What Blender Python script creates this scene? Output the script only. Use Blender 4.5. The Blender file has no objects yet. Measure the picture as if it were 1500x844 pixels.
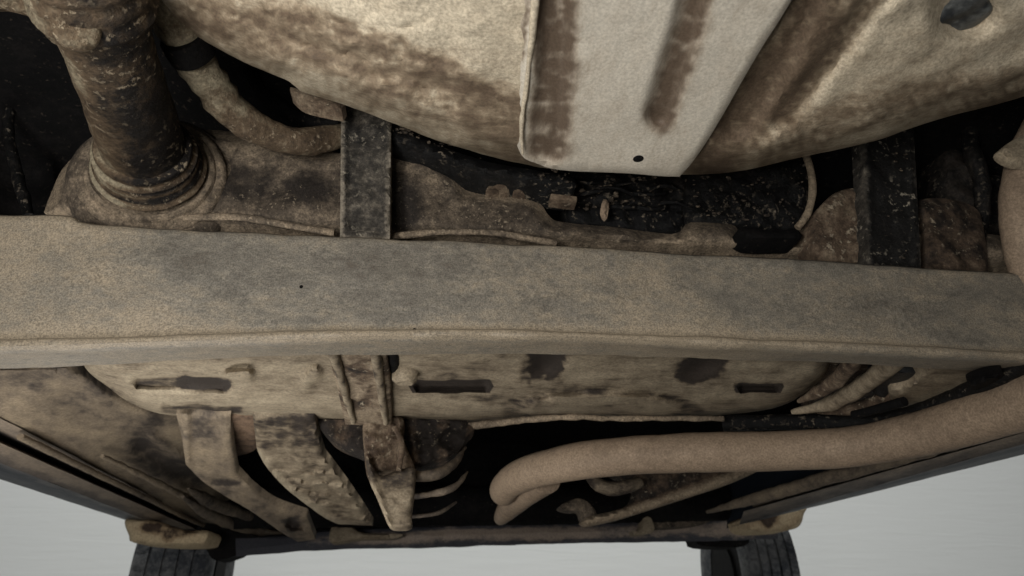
import bpy, bmesh, math, random
from mathutils import Vector, Matrix, noise, geometry
R = math.radians
random.seed(7)
S = bpy.context.scene
COL = S.collection

# ------------------------------------------------------------------ camera
FPX = 977.0                      # focal length for a 1500 px wide frame
PITCH, YAW = R(26.0), R(5.78)
CAM_Z = 0.20
cd = bpy.data.cameras.new('camera'); cam = bpy.data.objects.new('camera', cd); COL.objects.link(cam)
cam.location = (0, 0, CAM_Z)
cam.rotation_euler = (R(90) + PITCH, 0, -YAW)
cd.sensor_width = 36.0; cd.lens = 36.0 * FPX / 1500.0
cd.clip_start = 0.02; cd.clip_end = 100
cd.dof.use_dof = True; cd.dof.focus_distance = 0.68; cd.dof.aperture_fstop = 9.0
S.camera = cam

# ------------------------------------------------------------------ world, lamps, exposure
W = bpy.data.worlds.new('World'); S.world = W; W.use_nodes = True
bg = W.node_tree.nodes['Background']
bg.inputs[0].default_value = (0.93, 0.96, 1.0, 1); bg.inputs[1].default_value = 0.12
S.view_settings.view_transform = 'Standard'
S.view_settings.look = 'None'
S.view_settings.exposure = 0.0
S.view_settings.gamma = 1.0
S.render.engine = 'CYCLES'
S.cycles.max_bounces = 6; S.cycles.diffuse_bounces = 3
S.cycles.use_denoising = True

def lamp(name, loc, target, power, size, color=(1, 1, 1), size_y=None):
    d = bpy.data.lights.new(name, 'AREA'); d.energy = power; d.color = color
    d.shape = 'RECTANGLE'; d.size = size; d.size_y = size_y or size
    o = bpy.data.objects.new(name, d); COL.objects.link(o)
    o.location = loc
    o.rotation_euler = (Vector(target) - Vector(loc)).to_track_quat('-Z', 'Y').to_euler()
    return o
lamp('inspection_lamp', (-0.24, -0.14, 0.04), (-0.02, 0.45, 0.75), 6.9, 0.30, (1.0, 0.985, 0.955))
lamp('recess_fill_lamp', (-0.46, -0.34, 0.17), (-0.10, 0.66, 0.58), 5.6, 0.16, (1.0, 0.985, 0.955))  # added fill light, brightens the recess and upright faces
lamp('underbody_fill_lamp', (-0.42, 0.95, 0.02), (-0.22, 1.30, 1.0), 4.2, 0.60, (1.0, 0.985, 0.955), 0.45)  # added fill light on the ground, lifts the downward-facing parts
lamp('backdrop_lamp', (0.3, 1.0, 4.6), (0.3, 5.4, 0.5), 248, 9.0, (0.985, 1.0, 0.975), 1.0)

# ------------------------------------------------------------------ geometry helpers
CAMP = Vector((0, 0, CAM_Z))
FWD = Vector((math.sin(YAW) * math.cos(PITCH), math.cos(YAW) * math.cos(PITCH), math.sin(PITCH)))
RGT = Vector((math.cos(YAW), -math.sin(YAW), 0))
UPV = RGT.cross(FWD)

def ray(px, py):
    return FWD * FPX + RGT * (px - 750.0) + UPV * (422.0 - py)
def on_z(px, py, z):                # z measured from the lens height
    d = ray(px, py); return CAMP + d * (z / d.z)
def on_y(px, py, y):
    d = ray(px, py); return CAMP + d * (y / d.y)
def plane_z(z):
    return (CAMP + Vector((0, 0, z)), Vector((0, 0, 1)))
def plane_y(y):
    return (CAMP + Vector((0, y, 0)), Vector((0, 1, 0)))
def plane3(a, b, c):
    n = (b - a).cross(c - a).normalized()
    if n.dot(a - CAMP) < 0: n = -n
    return (a, n)
def hit(px, py, pl):
    d = ray(px, py); return CAMP + d * ((pl[0] - CAMP).dot(pl[1]) / d.dot(pl[1]))

def smooth_loop(pts, step=6.0, closed=True):
    """Catmull-Rom through 2D (or 3D) control points; a point given twice is a corner."""
    P = [Vector(p) for p in pts]; n = len(P); out = []
    rng = range(n) if closed else range(n - 1)
    for i in rng:
        p1, p2 = P[i], P[(i + 1) % n]
        if (p2 - p1).length < 1e-9: continue
        p0 = P[(i - 1) % n] if closed or i > 0 else p1
        p3 = P[(i + 2) % n] if closed or i + 2 < n else p2
        k = max(1, int((p2 - p1).length / step))
        for j in range(k):
            t = j / k
            out.append(0.5 * ((2 * p1) + (p2 - p0) * t + (2 * p0 - 5 * p1 + 4 * p2 - p3) * t * t
                              + (3 * p1 - p0 - 3 * p2 + p3) * t * t * t))
    if not closed: out.append(P[-1])
    return out

def seg_d(px, py, a, b):
    ax, ay = a; bx, by = b
    vx, vy = bx - ax, by - ay
    L = vx * vx + vy * vy
    t = 0 if L == 0 else max(0, min(1, ((px - ax) * vx + (py - ay) * vy) / L))
    return math.hypot(px - ax - vx * t, py - ay - vy * t)
def path_d(px, py, pts):
    return min(seg_d(px, py, pts[i], pts[i + 1]) for i in range(len(pts) - 1))
def sst(a, b, x):
    if a == b: return 1.0 if x > a else 0.0
    t = max(0, min(1, (x - a) / (b - a))); return t * t * (3 - 2 * t)

def link(name, me, mat, parent, smooth=True):
    o = bpy.data.objects.new(name, me); COL.objects.link(o)
    if mat: me.materials.append(mat)
    if smooth:
        for p in me.polygons: p.use_smooth = True
    if parent is not None: o.parent = parent
    return o
def put_mud_shade(me, vals):
    a = me.attributes.new('mud', 'FLOAT', 'POINT')  # holds dirt and, in places
    a.data.foreach_set('value', vals)

def fbm(p, s, o=4):
    return noise.fractal(p * s, 0.9, 2.0, o)

def sharp_by_angle(me, deg=38):
    bm = bmesh.new(); bm.from_mesh(me)
    for e in bm.edges:
        if len(e.link_faces) == 2 and e.calc_face_angle(0) > R(deg): e.smooth = False
    bm.to_mesh(me); bm.free()

def patch(name, outline, pl, mat, parent, depth=0.02, step=8.0, h=None, mud=None, lump=0.0012, lscale=35,
          rnd=10.0, rr=0.006, smooth=True, corner_step=None):
    """A pressed panel with real thickness: the outline stands on the plane pl, relief h pushes it along the normal."""
    out = smooth_loop([Vector(p) for p in outline], corner_step or step) if smooth else [Vector(p) for p in outline]
    out = [Vector((p[0], p[1])) for p in out]
    n = len(out)
    xs = [p.x for p in out]; ys = [p.y for p in out]
    tup = [(p.x, p.y) for p in out]
    pts = list(out)
    loop = tup + [tup[0]]
    def inside(x, y):
        c = False
        for i in range(n):
            x1, y1 = tup[i]; x2, y2 = loop[i + 1]
            if (y1 > y) != (y2 > y) and x < (x2 - x1) * (y - y1) / (y2 - y1) + x1: c = not c
        return c
    y = min(ys) + step * .5; row = 0
    while y < max(ys):
        x = min(xs) + step * (.5 if row % 2 else 1.0)
        while x < max(xs):
            if inside(x, y) and path_d(x, y, loop) > step * .55: pts.append(Vector((x, y)))
            x += step
        y += step * .87; row += 1
    v2, e2, f2, ov, oe, of = geometry.delaunay_2d_cdt(pts, [], [list(range(n))], 1, 1e-5)
    nrm = pl[1]
    verts, mud_shades = [], []
    for p in v2:
        d = path_d(p.x, p.y, loop)
        k = 0.0
        if rnd > 0:
            t = 1 - min(1, d / rnd); k += rr * (1 - math.sqrt(max(0, 1 - t * t)))
        if h: k += h(p.x, p.y, d)
        b = hit(p.x, p.y, (pl[0] + nrm * k, nrm))
        if lump: b = b + nrm * (lump * fbm(b, lscale) * min(1, d / 6 + .2))
        verts.append(b)
        mud_shades.append(mud(p.x, p.y, d) if mud else 0.0)
    faces = []
    for f in f2:
        f = list(f)
        a, b, c = v2[f[0]], v2[f[1]], v2[f[2]]
        if (b - a).cross(c - a) > 0: f.reverse()      # one winding for the whole sheet, front towards the lens
        faces.append(f)
    # boundary edges -> skirt + back
    cnt = {}
    for f in faces:
        for i in range(len(f)):
            a, b = f[i], f[(i + 1) % len(f)]
            cnt[(a, b)] = 1
    bnd = [(a, b) for (a, b) in cnt if (b, a) not in cnt]
    nb = {}
    for a, b in bnd:
        for q in (a, b):
            if q not in nb:
                nb[q] = len(verts)
                verts.append(hit(v2[q].x, v2[q].y, pl) + nrm * max(depth, 0.001)); mud_shades.append(mud_shades[q])
    nxt = {}
    for a, b in bnd:
        faces.append([b, a, nb[a], nb[b]]); nxt[a] = b
    if bnd:
        s = bnd[0][0]; cyc = [s]; c = nxt[s]
        while c != s and len(cyc) < len(bnd) + 2:
            cyc.append(c); c = nxt.get(c, s)
        if len(cyc) == len(bnd): faces.append([nb[q] for q in cyc])
    me = bpy.data.meshes.new(name); me.from_pydata([tuple(v) for v in verts], [], faces); me.update()
    put_mud_shade(me, mud_shades)
    sharp_by_angle(me, 50)
    return link(name, me, mat, parent)

def tube(name, pts, rad, mat, parent, seg=24, step=0.008, rf=None, lump=0.0008, lscale=40, mud=None, caps=True, flat=1.0):
    P = smooth_loop(pts, step, closed=False)
    m = len(P)
    def rad_at(t):
        if not isinstance(rad, (list, tuple)): return rad
        u = t * (len(rad) - 1); i = min(int(u), len(rad) - 2); return rad[i] * (1 - (u - i)) + rad[i + 1] * (u - i)
    verts, faces, mud_shades = [], [], []
    T = (P[1] - P[0]).normalized()
    ref = Vector((0, 0, 1)) if abs(T.z) < .9 else Vector((1, 0, 0))
    N = (ref - T * ref.dot(T)).normalized()
    for i in range(m):
        T2 = (P[min(i + 1, m - 1)] - P[max(i - 1, 0)]).normalized()
        N = (N - T2 * N.dot(T2)).normalized(); B = T2.cross(N)
        t = i / (m - 1); r0 = rad_at(t)
        for j in range(seg):
            a = 2 * math.pi * j / seg
            r = r0 + (rf(t, a) if rf else 0)
            q = P[i] + N * math.cos(a) * r * flat + B * math.sin(a) * r
            if lump: q += (q - P[i]).normalized() * lump * fbm(q, lscale)
            verts.append(q); mud_shades.append(mud(t, a) if mud else 0.0)
    for i in range(m - 1):
        for j in range(seg):
            k = (j + 1) % seg
            faces.append([i * seg + j, i * seg + k, (i + 1) * seg + k, (i + 1) * seg + j])
    if caps:
        faces.append(list(range(seg))[::-1]); faces.append([(m - 1) * seg + j for j in range(seg)])
    me = bpy.data.meshes.new(name); me.from_pydata([tuple(v) for v in verts], [], faces); me.update()
    put_mud_shade(me, mud_shades); sharp_by_angle(me, 60)
    return link(name, me, mat, parent)

def lathe(name, base, axis, prof, mat, parent, seg=48, lump=0.0006, lscale=45, mud=None):
    """prof: (distance along the axis, radius)"""
    A = Vector(axis).normalized()
    ref = Vector((0, 0, 1)) if abs(A.z) < .9 else Vector((1, 0, 0))
    N = (ref - A * ref.dot(A)).normalized(); B = A.cross(N)
    verts, faces, mud_shades = [], [], []
    for i, (s, r) in enumerate(prof):
        for j in range(seg):
            a = 2 * math.pi * j / seg
            q = Vector(base) + A * s + (N * math.cos(a) + B * math.sin(a)) * r
            if lump: q += A * lump * fbm(q, lscale)
            verts.append(q); mud_shades.append(mud(i / len(prof), a) if mud else 0)
    m = len(prof)
    for i in range(m - 1):
        for j in range(seg):
            k = (j + 1) % seg
            faces.append([i * seg + j, (i + 1) * seg + j, (i + 1) * seg + k, i * seg + k])
    faces.append(list(range(seg))); faces.append([(m - 1) * seg + j for j in range(seg)][::-1])
    me = bpy.data.meshes.new(name); me.from_pydata([tuple(v) for v in verts], [], faces); me.update()
    bm = bmesh.new(); bm.from_mesh(me); bmesh.ops.recalc_face_normals(bm, faces=bm.faces); bm.to_mesh(me); bm.free()
    put_mud_shade(me, mud_shades); sharp_by_angle(me, 55)
    return link(name, me, mat, parent)

def loft(name, lines, mat, parent, nu=120, sub=6, lump=0.001, lscale=30, mud=None, closed=False, ext=(0, 0), sharp=40):
    """Skin through polylines (each a list of 3D points, resampled to nu), sub strips between neighbours."""
    def resample(L):
        L = [Vector(p) for p in L]
        if ext[0]: L = [L[0] + (L[0] - L[1]).normalized() * ext[0]] + L
        if ext[1]: L = L + [L[-1] + (L[-1] - L[-2]).normalized() * ext[1]]
        ds = [0]
        for i in range(len(L) - 1): ds.append(ds[-1] + (L[i + 1] - L[i]).length)
        out = []
        for k in range(nu + 1):
            s = ds[-1] * k / nu; i = 0
            while i < len(ds) - 2 and ds[i + 1] < s: i += 1
            t = (s - ds[i]) / max(1e-9, ds[i + 1] - ds[i])
            out.append(L[i].lerp(L[i + 1], t))
        return out
    Ls = [resample(L) for L in lines]
    rows, rk = [], []
    m = len(Ls)
    for i in range(m - (0 if closed else 1)):
        a, b = Ls[i], Ls[(i + 1) % m]
        k = sub[i] if isinstance(sub, (list, tuple)) else sub
        for j in range(k):
            rows.append([a[q].lerp(b[q], j / k) for q in range(nu + 1)]); rk.append(i + j / k)
    if not closed: rows.append(Ls[-1]); rk.append(m - 1)
    verts, mud_shades, faces = [], [], []
    for r, row in zip(rk, rows):
        for q, p in enumerate(row):
            verts.append(p.copy()); mud_shades.append(mud(r, q / nu) if mud else 0)
    w = nu + 1; nr = len(rows)
    for i in range(nr - (0 if closed else 1)):
        for q in range(nu):
            i2 = (i + 1) % nr
            faces.append([i * w + q, i * w + q + 1, i2 * w + q + 1, i2 * w + q])
    if closed:
        faces.append([i * w for i in range(nr)]); faces.append([i * w + nu for i in range(nr)][::-1])
    me = bpy.data.meshes.new(name); me.from_pydata([tuple(v) for v in verts], [], faces); me.update()
    bm = bmesh.new(); bm.from_mesh(me); bmesh.ops.recalc_face_normals(bm, faces=bm.faces); bm.to_mesh(me); bm.free()
    if lump:
        nv = [v.normal.copy() for v in me.vertices]
        for v, nn in zip(me.vertices, nv): v.co += nn * lump * fbm(v.co, lscale)
    put_mud_shade(me, mud_shades); sharp_by_angle(me, sharp)
    return link(name, me, mat, parent)

def box(name, c, d, mat, parent, rot=(0, 0, 0), bev=0.004, taper=1.0, lump=0.0):
    bm = bmesh.new(); bmesh.ops.create_cube(bm, size=1)
    for v in bm.verts:
        k = taper if v.co.z < 0 else 1.0
        v.co = Vector((v.co.x * d[0] * k, v.co.y * d[1] * k, v.co.z * d[2]))
    bmesh.ops.bevel(bm, geom=bm.edges[:], offset=min(bev, min(d) * .3), segments=2, affect='EDGES', profile=.6)
    if lump:
        bmesh.ops.subdivide_edges(bm, edges=bm.edges[:], cuts=4, use_grid_fill=True)
    M = Matrix.Translation(Vector(c)) @ (rot if isinstance(rot, Matrix) else Matrix.Rotation(rot[2], 4, 'Z') @ Matrix.Rotation(rot[1], 4, 'Y') @ Matrix.Rotation(rot[0], 4, 'X'))
    bm.transform(M)
    bm.normal_update()
    if lump:
        for v in bm.verts: v.co += v.normal * lump * fbm(v.co, 30)
    me = bpy.data.meshes.new(name); bm.to_mesh(me); bm.free()
    sharp_by_angle(me, 35)
    return link(name, me, mat, parent)

def bolt(p, axis, r, mat, parent, name='bolt'):
    A = Vector(axis).normalized()
    q = A.to_track_quat('Z', 'Y').to_matrix().to_4x4(); q.translation = p
    bm = bmesh.new()
    bmesh.ops.create_cone(bm, cap_ends=True, segments=20, radius1=r * 1.5, radius2=r * 1.45, depth=r * .25)
    g = bmesh.ops.create_cone(bm, cap_ends=True, segments=6, radius1=r, radius2=r * .93, depth=r * .8)
    bmesh.ops.translate(bm, verts=g['verts'], vec=(0, 0, r * .5))
    bm.transform(q)
    me = bpy.data.meshes.new(name); bm.to_mesh(me); bm.free()
    return link(name, me, mat, parent, smooth=False)

# ------------------------------------------------------------------ materials
def lin(c, sat=.80):
    g = .3 * c[0] + .55 * c[1] + .15 * c[2]; c = [g + (v - g) * sat for v in c]
    return tuple(((v / 255) / 12.92 if v / 255 <= .04045 else ((v / 255 + .055) / 1.055) ** 2.4) for v in c) + (1,)

def mud_mat(name, dust, mid, dark, cut=(0.45, 0.62), deep=(0.60, 0.72), scale=9, fine=60, stretch=(1, 1, 1), speck=0.0,
            speck_col=None, rough=0.85, bump=0.5, grain=0.35, seed=0.0, spec=0.25, pits=0.0):
    m = bpy.data.materials.new(name); m.use_nodes = True
    nt = m.node_tree; N = nt.nodes; L = nt.links
    bs = N['Principled BSDF']; bs.inputs['Specular IOR Level'].default_value = spec
    tc = N.new('ShaderNodeTexCoord'); mp = N.new('ShaderNodeMapping')
    mp.inputs['Scale'].default_value = stretch; mp.inputs['Location'].default_value = (seed, seed * .7, seed * 1.3)
    L.new(tc.outputs['Object'], mp.inputs['Vector'])
    def nz(sc, det, ro, src=mp.outputs['Vector'], dist=0.0):
        n = N.new('ShaderNodeTexNoise'); n.inputs['Scale'].default_value = sc; n.inputs['Detail'].default_value = det
        n.inputs['Roughness'].default_value = ro; n.inputs['Distortion'].default_value = dist
        L.new(src, n.inputs['Vector']); return n.outputs['Fac']
    def mth(op, a, b=None, c=None):
        n = N.new('ShaderNodeMath'); n.operation = op
        for i, v in enumerate((a, b, c)):
            if v is None: continue
            if isinstance(v, (int, float)): n.inputs[i].default_value = v
            else: L.new(v, n.inputs[i])
        return n.outputs[0]
    def step(v, a, b):
        n = N.new('ShaderNodeMapRange'); n.interpolation_type = 'SMOOTHSTEP'
        n.inputs['From Min'].default_value = a; n.inputs['From Max'].default_value = b
        L.new(v, n.inputs['Value']); return n.outputs[0]
    def mix(f, a, b):
        n = N.new('ShaderNodeMix'); n.data_type = 'RGBA'
        if isinstance(f, (int, float)): n.inputs[0].default_value = f
        else: L.new(f, n.inputs[0])
        for i, v in ((6, a), (7, b)):
            if isinstance(v, tuple): n.inputs[i].default_value = v
            else: L.new(v, n.inputs[i])
        return n.outputs[2]
    at = N.new('ShaderNodeAttribute'); at.attribute_name = 'mud'
    mud_shade_v = at.outputs['Fac']
    big = nz(scale, 8, .68, dist=.25)
    med = nz(fine, 8, .74)
    gr = nz(fine * 5, 4, .72, tc.outputs['Object'])
    f1 = mth('ADD', mth('MULTIPLY_ADD', med, .5, mth('MULTIPLY', big, .5)), mth('MULTIPLY', mud_shade_v, .22))
    f2 = mth('ADD', mth('ADD', mth('MULTIPLY_ADD', med, .5, mth('MULTIPLY', big, .38)), mth('MULTIPLY', gr, .12)), mth('MULTIPLY', mud_shade_v, .20))
    c1 = mix(step(f1, *cut), lin(dust), lin(mid))
    c2 = mix(step(f2, *deep), c1, lin(dark))
    hv = mth('MULTIPLY_ADD', nz(fine * 2.2, 6, .75), .6, mth('MULTIPLY', med, .5))
    if speck > 0:
        sp = nz(fine * 2.3, 3, .62)
        sf = mth('MULTIPLY', step(sp, .62 - speck * .10, .70 - speck * .10), step(big, .38, .60))
        c2 = mix(mth('MULTIPLY', sf, .75), c2, lin(speck_col or dust))
        hv = mth('ADD', hv, mth('MULTIPLY', sf, .35))
    if pits > 0:
        pn = nz(fine * 1.9, 5, .66, tc.outputs['Object']); pb = nz(scale * 1.7, 5, .6)
        pf = mth('MULTIPLY', step(mth('MULTIPLY_ADD', pb, .35, mth('MULTIPLY', pn, .65)), .48, .66), pits)
        c2 = mix(pf, c2, lin(dark)); hv = mth('SUBTRACT', hv, mth('MULTIPLY', pf, .25))
    # grain: sand grains lighter and darker than the film of dust
    g = step(gr, .3, .7)
    c3 = N.new('ShaderNodeMix'); c3.data_type = 'RGBA'; c3.blend_type = 'MULTIPLY'; c3.inputs[0].default_value = 1.0
    L.new(c2, c3.inputs[6])
    gg = N.new('ShaderNodeMapRange'); gg.inputs['To Min'].default_value = 1 - grain; gg.inputs['To Max'].default_value = 1 + grain * .6
    L.new(g, gg.inputs['Value']); L.new(gg.outputs[0], c3.inputs[7])
    L.new(c3.outputs[2], bs.inputs['Base Color'])
    rr = N.new('ShaderNodeMapRange'); rr.inputs['To Min'].default_value = max(.2, rough - .15); rr.inputs['To Max'].default_value = min(1, rough + .12)
    L.new(med, rr.inputs['Value']); L.new(rr.outputs[0], bs.inputs['Roughness'])
    bp = N.new('ShaderNodeBump'); bp.inputs['Strength'].default_value = bump; bp.inputs['Distance'].default_value = 0.006
    L.new(mth('MULTIPLY_ADD', gr, .12, hv), bp.inputs['Height']); L.new(bp.outputs[0], bs.inputs['Normal'])
    return m

def grime(x, y):
    return noise.noise(Vector((x / 34, y / 16, 1))) + .8 * noise.noise(Vector((x / 13, y / 7, 4))) + .5 * noise.noise(Vector((x / 6, y / 4, 7)))
M = {}
M['tank'] = mud_mat('dusty_tank_steel', (194, 178, 150), (158, 137, 108), (98, 79, 60), (.34, .72), (.48, .86), 8, 80, (.35, 1.1, 1), rough=.7, bump=.36, grain=.34, pits=.3)
M['plate'] = mud_mat('dusty_shield_steel', (190, 180, 162), (172, 156, 134), (92, 75, 59), (.36, .76), (.48, .86), 6, 90, (1, .35, 1), rough=.6, bump=.14, grain=.24, seed=3)
M['beam'] = mud_mat('grey_dusty_beam', (154, 137, 112), (120, 114, 102), (78, 66, 54), (.34, .64), (.48, .82), 6, 130, (.55, 1, 1), rough=.5, bump=.28, grain=.5, pits=.34, spec=.35, seed=5)
M['lower'] = mud_mat('pale_dusty_steel', (164, 147, 119), (124, 107, 84), (52, 43, 36), (.34, .68), (.56, .72), 9, 60, (.5, 1, 1), rough=.75, bump=.4, grain=.34, seed=9, pits=.25)
M['black'] = mud_mat('black_shade_mud_spattered', (58, 50, 43), (21, 19, 17), (9, 8, 8), (.32, .48), (.42, .58), 14, 60, speck=.5, speck_col=(128, 114, 95), rough=.6, bump=.8, grain=.5, seed=2)  # base darkened to paint recess shade; the spatter is mud
M['strap'] = mud_mat('grey_mud_strap', (138, 126, 108), (72, 66, 58), (26, 24, 22), (.36, .52), (.48, .62), 14, 55, speck=.5, speck_col=(170, 158, 136), rough=.7, bump=.8, grain=.4, seed=41)
M['brown'] = mud_mat('brown_mud_steel', (146, 126, 100), (96, 76, 58), (36, 29, 24), (.38, .58), (.52, .68), 12, 50, speck=.35, speck_col=(176, 158, 130), rough=.8, bump=.8, grain=.4, seed=11)
M['rail'] = mud_mat('brown_dusty_rail', (160, 138, 110), (106, 91, 74), (44, 37, 31), (.38, .62), (.51, .74), 12, 80, speck=.3, speck_col=(172, 152, 124), rough=.8, bump=.6, grain=.5, seed=17, pits=.5)
M['bumper'] = mud_mat('dusty_bumper', (148, 130, 114), (64, 64, 70), (24, 28, 36), (.34, .54), (.58, .8), 8, 50, (.5, 1, 1), rough=.6, bump=.3, grain=.3, seed=43)
M['tube'] = mud_mat('muddy_tube', (150, 136, 108), (98, 78, 56), (26, 21, 18), (.38, .56), (.52, .72), 11, 60, (1, 1, 1), speck=.6, speck_col=(172, 152, 122), rough=.65, bump=.8, grain=.4, seed=21)
M['exhaust'] = mud_mat('tan_exhaust_steel', (162, 137, 110), (132, 110, 88), (86, 70, 56), (.32, .66), (.54, .76), 7, 75, (.6, 1, 1), rough=.68, bump=.3, grain=.3, pits=.3, seed=13)
M['floor'] = mud_mat('brown_floor_panel', (150, 130, 102), (112, 97, 80), (60, 52, 46), (.32, .66), (.54, .72), 7, 50, (1, .5, 1), rough=.75, bump=.45, grain=.3, seed=15, pits=.25)
M['sill'] = mud_mat('dusty_sill_paint', (142, 124, 104), (96, 85, 76), (46, 44, 44), (.42, .62), (.60, .78), 6, 40, (1, .3, 1), rough=.55, bump=.25, grain=.25, seed=19)
M['navy'] = mud_mat('dark_paint_cool_reflection', (92, 86, 82), (33, 39, 49), (17, 21, 28), (.30, .48), (.60, .8), 6, 40, (1, .3, 1), rough=.5, bump=.15, grain=.2, seed=23, spec=.25)  # blue tint paints cool light reflected off the pale backdrop
M['sand'] = mud_mat('sand_caked_cap', (188, 164, 126), (154, 128, 94), (70, 54, 42), (.44, .62), (.60, .72), 10, 50, rough=.85, bump=.6, grain=.3, seed=25)
M['rubber'] = mud_mat('dusty_tyre_rubber', (104, 104, 104), (46, 50, 57), (18, 21, 25), (.40, .60), (.58, .74), 10, 50, rough=.7, bump=.3, grain=.3, seed=27, spec=.3)
M['void'] = mud_mat('black_parts_and_shade', (22, 19, 18), (12, 11, 11), (7, 7, 7), (.40, .55), (.55, .7), 14, 60, speck=.05, speck_col=(70, 60, 50), rough=.8, bump=.6, seed=29, spec=.12)  # near-black stands in for deep recess shade; dark parts share it
M['bluemetal'] = mud_mat('wiped_blue_steel', (86, 88, 86), (46, 49, 51), (26, 28, 31), (.42, .6), (.56, .72), 14, 50, rough=.5, bump=.4, seed=31, spec=.4)
M['rust'] = mud_mat('rust_mud', (128, 100, 76), (88, 68, 54), (40, 32, 27), (.44, .6), (.58, .7), 14, 55, rough=.85, bump=.6, seed=33)

def studio(name, col, wrinkle):
    m = bpy.data.materials.new(name); m.use_nodes = True
    nt = m.node_tree; N = nt.nodes; L = nt.links; bs = N['Principled BSDF']
    bs.inputs['Base Color'].default_value = col; bs.inputs['Roughness'].default_value = .9; bs.inputs['Specular IOR Level'].default_value = .1
    tc = N.new('ShaderNodeTexCoord'); mp = N.new('ShaderNodeMapping'); mp.inputs['Scale'].default_value = (.9, 1, 9)
    L.new(tc.outputs['Object'], mp.inputs['Vector'])
    n = N.new('ShaderNodeTexNoise'); n.inputs['Scale'].default_value = 2.4; n.inputs['Detail'].default_value = 5; n.inputs['Roughness'].default_value = .55; n.inputs['Distortion'].default_value = .5
    L.new(mp.outputs[0], n.inputs['Vector'])
    b = N.new('ShaderNodeBump'); b.inputs['Strength'].default_value = wrinkle; b.inputs['Distance'].default_value = .02
    L.new(n.outputs['Fac'], b.inputs['Height']); L.new(b.outputs[0], bs.inputs['Normal'])
    return m
M['backdrop'] = studio('pale_grey_cloth', (.78, .785, .77, 1), .25)
M['ground'] = studio('pale_grey_floor', (.36, .36, .35, 1), .1)

# ------------------------------------------------------------------ setting: floor and backdrop
def sheet(name, rows, mat):
    verts, faces = [], []
    for y, z in rows:
        verts += [(-9, y, z), (9, y, z)]
    for i in range(len(rows) - 1): faces.append([2 * i, 2 * i + 1, 2 * i + 3, 2 * i + 2])
    me = bpy.data.meshes.new(name); me.from_pydata(verts, [], faces); me.update()
    o = link(name, me, mat, None); o['kind'] = 'structure'; return o
sheet('floor', [(-5, 0), (5.2, 0)], M['ground'])
sheet('backdrop', [(5.2, 0)] + [(5.2 + .2 * math.sin(R(a)), .2 - .2 * math.cos(R(a))) for a in range(6, 91, 6)] + [(5.4, 4.5)], M['backdrop'])

# ------------------------------------------------------------------ the vehicle
V = bpy.data.objects.new('off_road_vehicle', None); COL.objects.link(V)
V.location = (0, 0, 0)
V['label'] = 'mud-caked underside of an off-road vehicle with tank, crossbeam, tan exhaust and two dark tyres'
V['category'] = 'vehicle'

# --- body floor far up, closes the top
def body_floor():
    lines = []
    for x, z in ((-.98, .70), (-.80, .80), (-.45, .86), (0, .88), (.45, .86), (.80, .80), (1.05, .70)):
        lines.append([Vector((x, -1.2, z)), Vector((x, .6, z)), Vector((x, 2.65, z - .10))])
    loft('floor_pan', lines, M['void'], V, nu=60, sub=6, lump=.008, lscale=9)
body_floor()

# --- big fuel tank overhead
TZ = .38
def groove(px, py, pts, w, dep):
    d = path_d(px, py, pts); return dep * (1 - sst(w * .35, w, d))
def tank_h(px, py, d):
    k = 0
    # left flank curls upward, right flank rises gently
    t = max(0, (740 - px - (py * .35)) / 560); k += .10 * t * t
    if px > 1000: k += .006 + .05 * (max(0, px - 1080) / 420) ** 1.4
    # lower rim rolls up
    k += .030 * (1 - sst(0, 46, d)) ** 1.5
    k += .022 * sst(772, 800, px) * sst(1012, 985, px + (py - 250) * .62)
    # long ridges on the left flank
    k += .0035 * math.sin((py + px * -.36) / 9.0 + 3.2 * noise.noise(Vector((px / 70, py / 40, 0)))) * sst(740, 600, px) * sst(-10, 40, py - (px - 300) * .18)
    k += .003 * noise.noise(Vector((px / 16, py / 9, 4))) * sst(740, 600, px)
    k += groove(px, py, [(1205, -80), (1120, 120), (1080, 175)], 38, .010)
    k += groove(px, py, [(1330, -60), (1215, 90), (1150, 170)], 26, .007)
    k -= groove(px, py, [(1050, 238), (1100, 232), (1160, 195)], 16, .006)
    if px > 1330: k += .016 * (1 - sst(28, 62, math.hypot(px - 1412, (py - 18) * 1.25)))
    return k
def tank_mud(px, py, d):
    n1 = noise.noise(Vector((px / 26, (py - px * .36) / 9, 2))); n2 = noise.noise(Vector((px / 11, py / 7, 8)))
    k = 0
    k += (1.3 + .9 * n1 + .5 * n2) * (1 - sst(14, 62, path_d(px, py, [(290, 22), (420, 55), (520, 88), (600, 125), (700, 165), (760, 200)])))
    k += (.9 + 1.0 * n1) * (1 - sst(6, 26, path_d(px, py, [(400, 8), (520, 40), (620, 85), (700, 125), (765, 150)])))
    k += (1.9 + .7 * n1 + .9 * n2) * (1 - sst(16, 56, path_d(px, py, [(1225, -60), (1170, 60), (1095, 165), (1045, 232)])))
    k += (1.2 + .9 * n2) * (1 - sst(8, 30, path_d(px, py, [(1300, -40), (1210, 80), (1150, 165)])))
    k += (.9 + .6 * n2) * (1 - sst(10, 44, path_d(px, py, [(1130, 225), (1230, 175), (1330, 145), (1420, 140), (1530, 120)])))
    k += .12 * sst(1050, 1500, px) + .3 * (1 - sst(0, 14, d)) - .3 + .25 * n2 + .6 * grime(px * .4, (py - px * .30) * 1.5) * sst(780, 620, px)
    return k
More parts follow.
